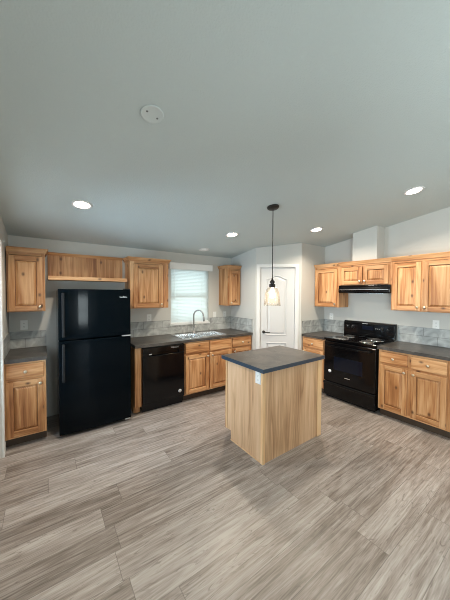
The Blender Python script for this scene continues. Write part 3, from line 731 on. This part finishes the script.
for (x, y, r) in ((.19, .16, .105), (.57, .16, .082), (.19, .40, .082), (.57, .40, .105)):
    b_ = MB(); b_.lathe([(r*.28, .0012), (r*.75, .0012), (r*.98, .0065), (r*1.14, .0075), (r*1.16, .001)], (x, y, .918), (0, 0, 1), 32)
    bo = b_.build('drip_pan', m_chrome, rg)
    cpts = []; turns = 3.6
    for k in range(int(turns*22)+1):
        t = k/22*2*PI; rr = r*.20 + (r*.88-r*.20)*(k/(turns*22)); cpts.append((x+rr*math.cos(t), y+rr*math.sin(t), .918+.012))
    MB().tube(cpts, .0042, 6).build('burner_coil', m_coil, bo)
bgd = MB(); y0 = RDp-.074
bgd.prism([(y0, .9185), (y0+.004, 1.128), (y0+.014, 1.152), (y0+.026, 1.156), (RDp, 1.156), (RDp, .9185)], 0, 0, RWD); bgo = bgd.build('backguard', m_black, rg, .004)
for x in (.075, .155, .60, .68):
    k_ = MB(); k_.lathe([(0, 0), (.024, 0), (.023, .006), (.019, .010), (.016, .022), (0, .024)], (x, y0+.0025, 1.065), (0, -1, 0), 20); ko = k_.build('control_knob', m_blackpl, bgo)
    t_ = MB()
    for a in [PI*(.15+k*.1375) for k in range(13)]:
        t_.tube([(x+.029*math.cos(a), y0+.0022, 1.065+.029*math.sin(a)), (x+.033*math.cos(a), y0+.0022, 1.065+.033*math.sin(a))], .0008, 4)
    MB().box(x-.0012, x+.0012, y0-.0235, y0-.0215, 1.070, 1.080).build('pointer', m_badge, ko); t_.build('dial_mark', m_badge, ko)
q = MB(); q.box(.44, .735, y0-.0012, y0+.003, 1.005, 1.118); 
q = MB(); q.box(.30, .385, y0-.0002, y0+.004, 1.125, 1.131); q.build('nameplate', m_badge, bgo)
q = MB(); q.box(.30, .47, y0-.001, y0+.004, 1.035, 1.095); po = q.build('display', m_glassblk, bgo, .002)
q = MB()
for x in (.50, .525, .55): q.box(x, x+.012, y0-.0008, y0+.003, 1.06, 1.068)
q.build('button_marks', m_badge, bgo)

# range hood
hd0 = thing('range_hood', 'black under cabinet range hood above the stove', 'range hood', (3.868, 2.2800, 1.7275), -PI/2)
HD = XR-.0015-3.868; hw_ = .748
q = MB(); q.prism([(0, 0), (0, -.030), (-.012, -.062), (-.012, -.108), (.010, -.120), (HD, -.120), (HD, 0)], 0, .0, hw_); ho = q.build('shell', m_black, hd0, .004)
q = MB(); q.box(.12, .64, .06, HD-.05, -.1245, -.1195); q.build('filter', m_steel, ho)
for x in (.56, .60): MB().box(x, x+.022, -.0145, -.010, -.093, -.080).build('switch', m_blackpl, ho)
MB().box(.02, hw_-.02, -.0135, -.011, -.070, -.066).build('trim_strip', m_badge, ho)

# ------------------------------------------------------------------ island
IX0, IX1, IY0, IY1 = 1.640, 2.530, 1.690, 2.290
isl = thing('kitchen_island', 'freestanding wooden island with dark slate top in the middle of the floor', 'kitchen island', (IX0, IY0, 0), 0)
IW, ID, ITZ = IX1-IX0, IY1-IY0, .867
nt_ = .105
q = MB(); q.prism([(0.0, 0), (ID-nt_, 0), (ID-nt_, .10), (ID-.02, .10), (ID-.02, ITZ), (0.0, ITZ)], 0, 0, .018)
q.build('side_panel', oak_v, isl, .001)
q = MB(); q.prism([(0.0, 0), (ID-nt_, 0), (ID-nt_, .10), (ID-.02, .10), (ID-.02, ITZ), (0.0, ITZ)], 0, IW-.018, IW)
q.build('side_panel', oak_v, isl, .001)
MB().box(.0185, IW-.0185, 0, .018, 0, ITZ).build('back_panel', oak_v, isl, .001)
for x0, x1, y0_, y1_ in ((-.008, .022, -.010, -.0005), (IW-.068, IW+.006, -.010, -.0005)):
    MB().box(x0, x1, y0_, y1_, 0, ITZ).build('corner_trim', oak_trim, isl, .002)['label'] = 'pale wooden trim strip'
q = MB(); q.box(-.008, -.0005, -.0004, .024, 0, ITZ); q.build('corner_trim', oak_trim, isl, .002)['label'] = 'pale wooden trim strip'
q = MB(); q.box(-.007, -.0005, ID-.040, ID-.020, .10, ITZ); q.box(-.006, -.0005, .024, ID-nt_, 0, .010); q.build('edge_trim', oak_trim, isl, .001)
ff = MB(); yy = ID-.0195
ff.box(0, .04, yy, ID, .10, ITZ, 0); ff.box(IW-.04, IW, yy, ID, .10, ITZ, 0); ff.box(.04, IW-.04, yy, ID, .10, .135, 1); ff.box(.04, IW-.04, yy, ID, ITZ-.04, ITZ, 1); ff.box(IW/2-.03, IW/2+.03, yy, ID, .135, ITZ-.04, 0)
ff.build('face_frame', [wood_v, wood_h], isl, .001)
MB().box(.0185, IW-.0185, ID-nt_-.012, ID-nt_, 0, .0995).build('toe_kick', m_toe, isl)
for x0, x1 in ((.025, IW/2-.012), (IW/2+.012, IW-.025)):
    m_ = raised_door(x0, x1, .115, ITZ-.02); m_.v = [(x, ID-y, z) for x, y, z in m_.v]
    dd = m_.build('door', [wood_v, wood_h, wood_groove], isl, .003)
q = MB(); q.box(-.0352, IW+.0192, -.0352, ID+.0292, ITZ+.0005, ITZ+.0385); wt = q.build('worktop', m_slate, isl)
q = MB(); rect_ring(q, -.036, IW+.020, -.036, ID+.030, -.0353, IW+.0193, -.0353, ID+.0293, ITZ+.0008, ITZ+.0378)
q.build('edge_reflection', m_edge, wt)['label'] = 'edge ring tinted like reflected daylight'  # thin ring added to carry the painted reflection

def outlet(label, loc, rz, switch=False, group='white wall plates', mm=None):
    o = thing('light_switch' if switch else 'outlet', label, 'light switch' if switch else 'outlet', loc, rz, group)
    MB().box(-.036, .036, -.006, -.0005, -.058, .058).build('plate', m_plastic, o, .003)
    if switch:
        MB().box(-.016, .016, -.009, -.0061, -.033, .033).build('rocker', m_plastic, o, .002)
    else:
        for dz in (.021, -.021):
            m_ = MB(); m_.box(-.017, .017, -.0085, -.0061, dz-.014, dz+.014); s_ = m_.build('socket', m_plastic, o, .003)
            h_ = MB(); h_.box(-.008, -.0055, -.0092, -.0084, dz-.004, dz+.006); h_.box(.0055, .008, -.0092, -.0084, dz-.004, dz+.006); h_.lathe([(0, 0), (.0022, 0), (.0022, .0008), (0, .0008)], (0, -.0084, dz-.009), (0, -1, 0), 8)
            h_.build('slot', m_grey_pl, s_)
    return o
outlet('white outlet on the wall left of the fridge above the corner counter', (-.205, YB, 1.195), 0)
outlet('white outlet left of the sink window under the wall cabinet', (1.341, YB, 1.200), 0)
outlet('white switch plate just right of the sink window', (2.57, YB, 1.195), 0, True)
outlet('white outlet in the corner under the small wall cabinet', (2.798, YB, 1.192), 0)
outlet('white outlet left of the range above the tile splash', (XR, 2.599, 1.192), -PI/2)
outlet('white outlet on the wall above the right hand counter', (XR, 1.108, 1.197), -PI/2)
outlet('pale outlet on the left face of the island below its top', (IX0, 1.757, .800), -PI/2)

# ------------------------------------------------------------------ pendant and ceiling fixtures
px_, py_ = 2.075, 2.010; pz = cz(py_)
pd = thing('pendant_lamp', 'black pendant lamp with clear glass bell shade hanging above the island', 'pendant lamp', (px_, py_, pz), 0)
slope_n = Vector((0, SL, 1)).normalized()   # ceiling normal (up)
q = MB(); q.lathe([(0, 0), (.066, 0), (.066, .012), (.055, .022), (.012, .028), (0, .028)], -slope_n*.001, -slope_n, 28); q.build('canopy', m_bronze, pd)
MB().tube([(0, 0, -.02), (0, 0, 1.755-pz)], .0048, 10).build('rod', m_bronze, pd)
zt = 1.755-pz
q = MB(); q.lathe([(0, .01), (.010, .008), (.014, -.012), (.026, -.020), (.026, -.040), (.020, -.044), (.020, -.050), (.034, -.056), (.034, -.088), (.028, -.092), (0, -.092)], (0, 0, zt), (0, 0, 1), 24); q.build('socket', m_bronze, pd)
zs = 1.665-pz
prof = [(.034, 0), (.052, -.010), (.066, -.032), (.075, -.065), (.081, -.110), (.086, -.160), (.092, -.205)]
m_ = MB(); seg = 48
vs = []; fs = []
inner = [(r-.003, h) for r, h in prof][::-1]
full = prof + inner
for r, h in full:
    for k in range(seg):
        rr = r*(1+.018*(1 if k % 2 else -1)) if r > .04 else r
        a = 2*PI*k/seg; vs.append((rr*math.cos(a), rr*math.sin(a), zs+h))
for i in range(len(full)-1):
    for k in range(seg): fs.append((i*seg+k, i*seg+(k+1) % seg, (i+1)*seg+(k+1) % seg, (i+1)*seg+k))
m_.add(vs, fs, 0, True); m_.build('glass_shade', m_shade, pd)['label'] = 'clear ribbed glass bell shade'
q = MB(); q.lathe([(.012, -.002), (.013, -.018), (.024, -.040), (.031, -.065), (.028, -.088), (.015, -.104), (0, -.108)], (0, 0, zs+.002), (0, 0, 1), 24); q.build('bulb', m_bulb, pd)['label'] = 'glowing warm bulb'
pl = bpy.data.lights.new('pendant_glow', 'POINT'); pl.energy = 2.2; pl.color = (1, .75, .45); pl.shadow_soft_size = .035
po_ = bpy.data.objects.new('pendant_glow', pl); COL.objects.link(po_); po_.location = (px_, py_, 1.545)

tilt_x = -math.atan(SL)
def downlight(x, y, label, lit=True, watts=17):
    z = cz(y)
    o = thing('recessed_light', label, 'recessed light', (x, y, z), 0, 'recessed ceiling lights'); o.rotation_euler = (tilt_x, 0, 0)
    q = MB(); q.lathe([(.088, -.0005), (.090, -.003), (.086, -.007), (.070, -.0075), (.066, -.003), (.066, -.0008)], (0, 0, 0), (0, 0, 1), 36); q.build('trim_ring', m_white, o)
    q = MB(); q.lathe([(.0665, -.0010), (.064, -.006), (.052, -.011), (.03, -.014), (0, -.015)], (0, 0, 0), (0, 0, 1), 36); q.build('lens', m_lens if lit else m_plastic, o)
    if lit:
        l = bpy.data.lights.new('downlight_beam', 'AREA'); l.shape = 'DISK'; l.size = .12; l.energy = watts; l.color = (1, .87, .70); l.spread = math.radians(150)
        lo_ = bpy.data.objects.new('downlight_beam', l); COL.objects.link(lo_)
        n_ = Vector((0, SL, 1)).normalized(); lo_.location = Vector((x, y, z)) - n_*.018; lo_.rotation_euler = (tilt_x, 0, 0)
    return o
downlight(.304, 2.803, 'lit recessed light in the ceiling in front of the fridge')
downlight(2.171, 2.892, 'lit recessed light in the ceiling left of the pendant lamp')
downlight(3.208, 2.246, 'lit recessed light in the ceiling just right of the pendant lamp')
downlight(3.208, 1.064, 'lit recessed light in the ceiling at the far right')
downlight(2.157, 3.639, 'unlit recessed light in the ceiling near the sink window', False)
cp_ = thing('ceiling_cover_plate', 'round white blank cover plate with two screws on the bare ceiling', 'cover plate', (.523, 1.475, cz(1.475)), 0); cp_.rotation_euler = (tilt_x, 0, 0)
q = MB(); q.lathe([(.064, -.0005), (.066, -.003), (.062, -.008), (.056, -.006), (0, -.006)], (0, 0, 0), (0, 0, 1), 36); q.build('plate', m_cover, cp_)
for a in (.3, PI+.3):
    q = MB(); q.lathe([(.006, -.0055), (.0055, -.008), (0, -.0085)], (.035*math.cos(a), .035*math.sin(a), 0), (0, 0, 1), 10); q.build('screw', m_grey_pl, cp_)
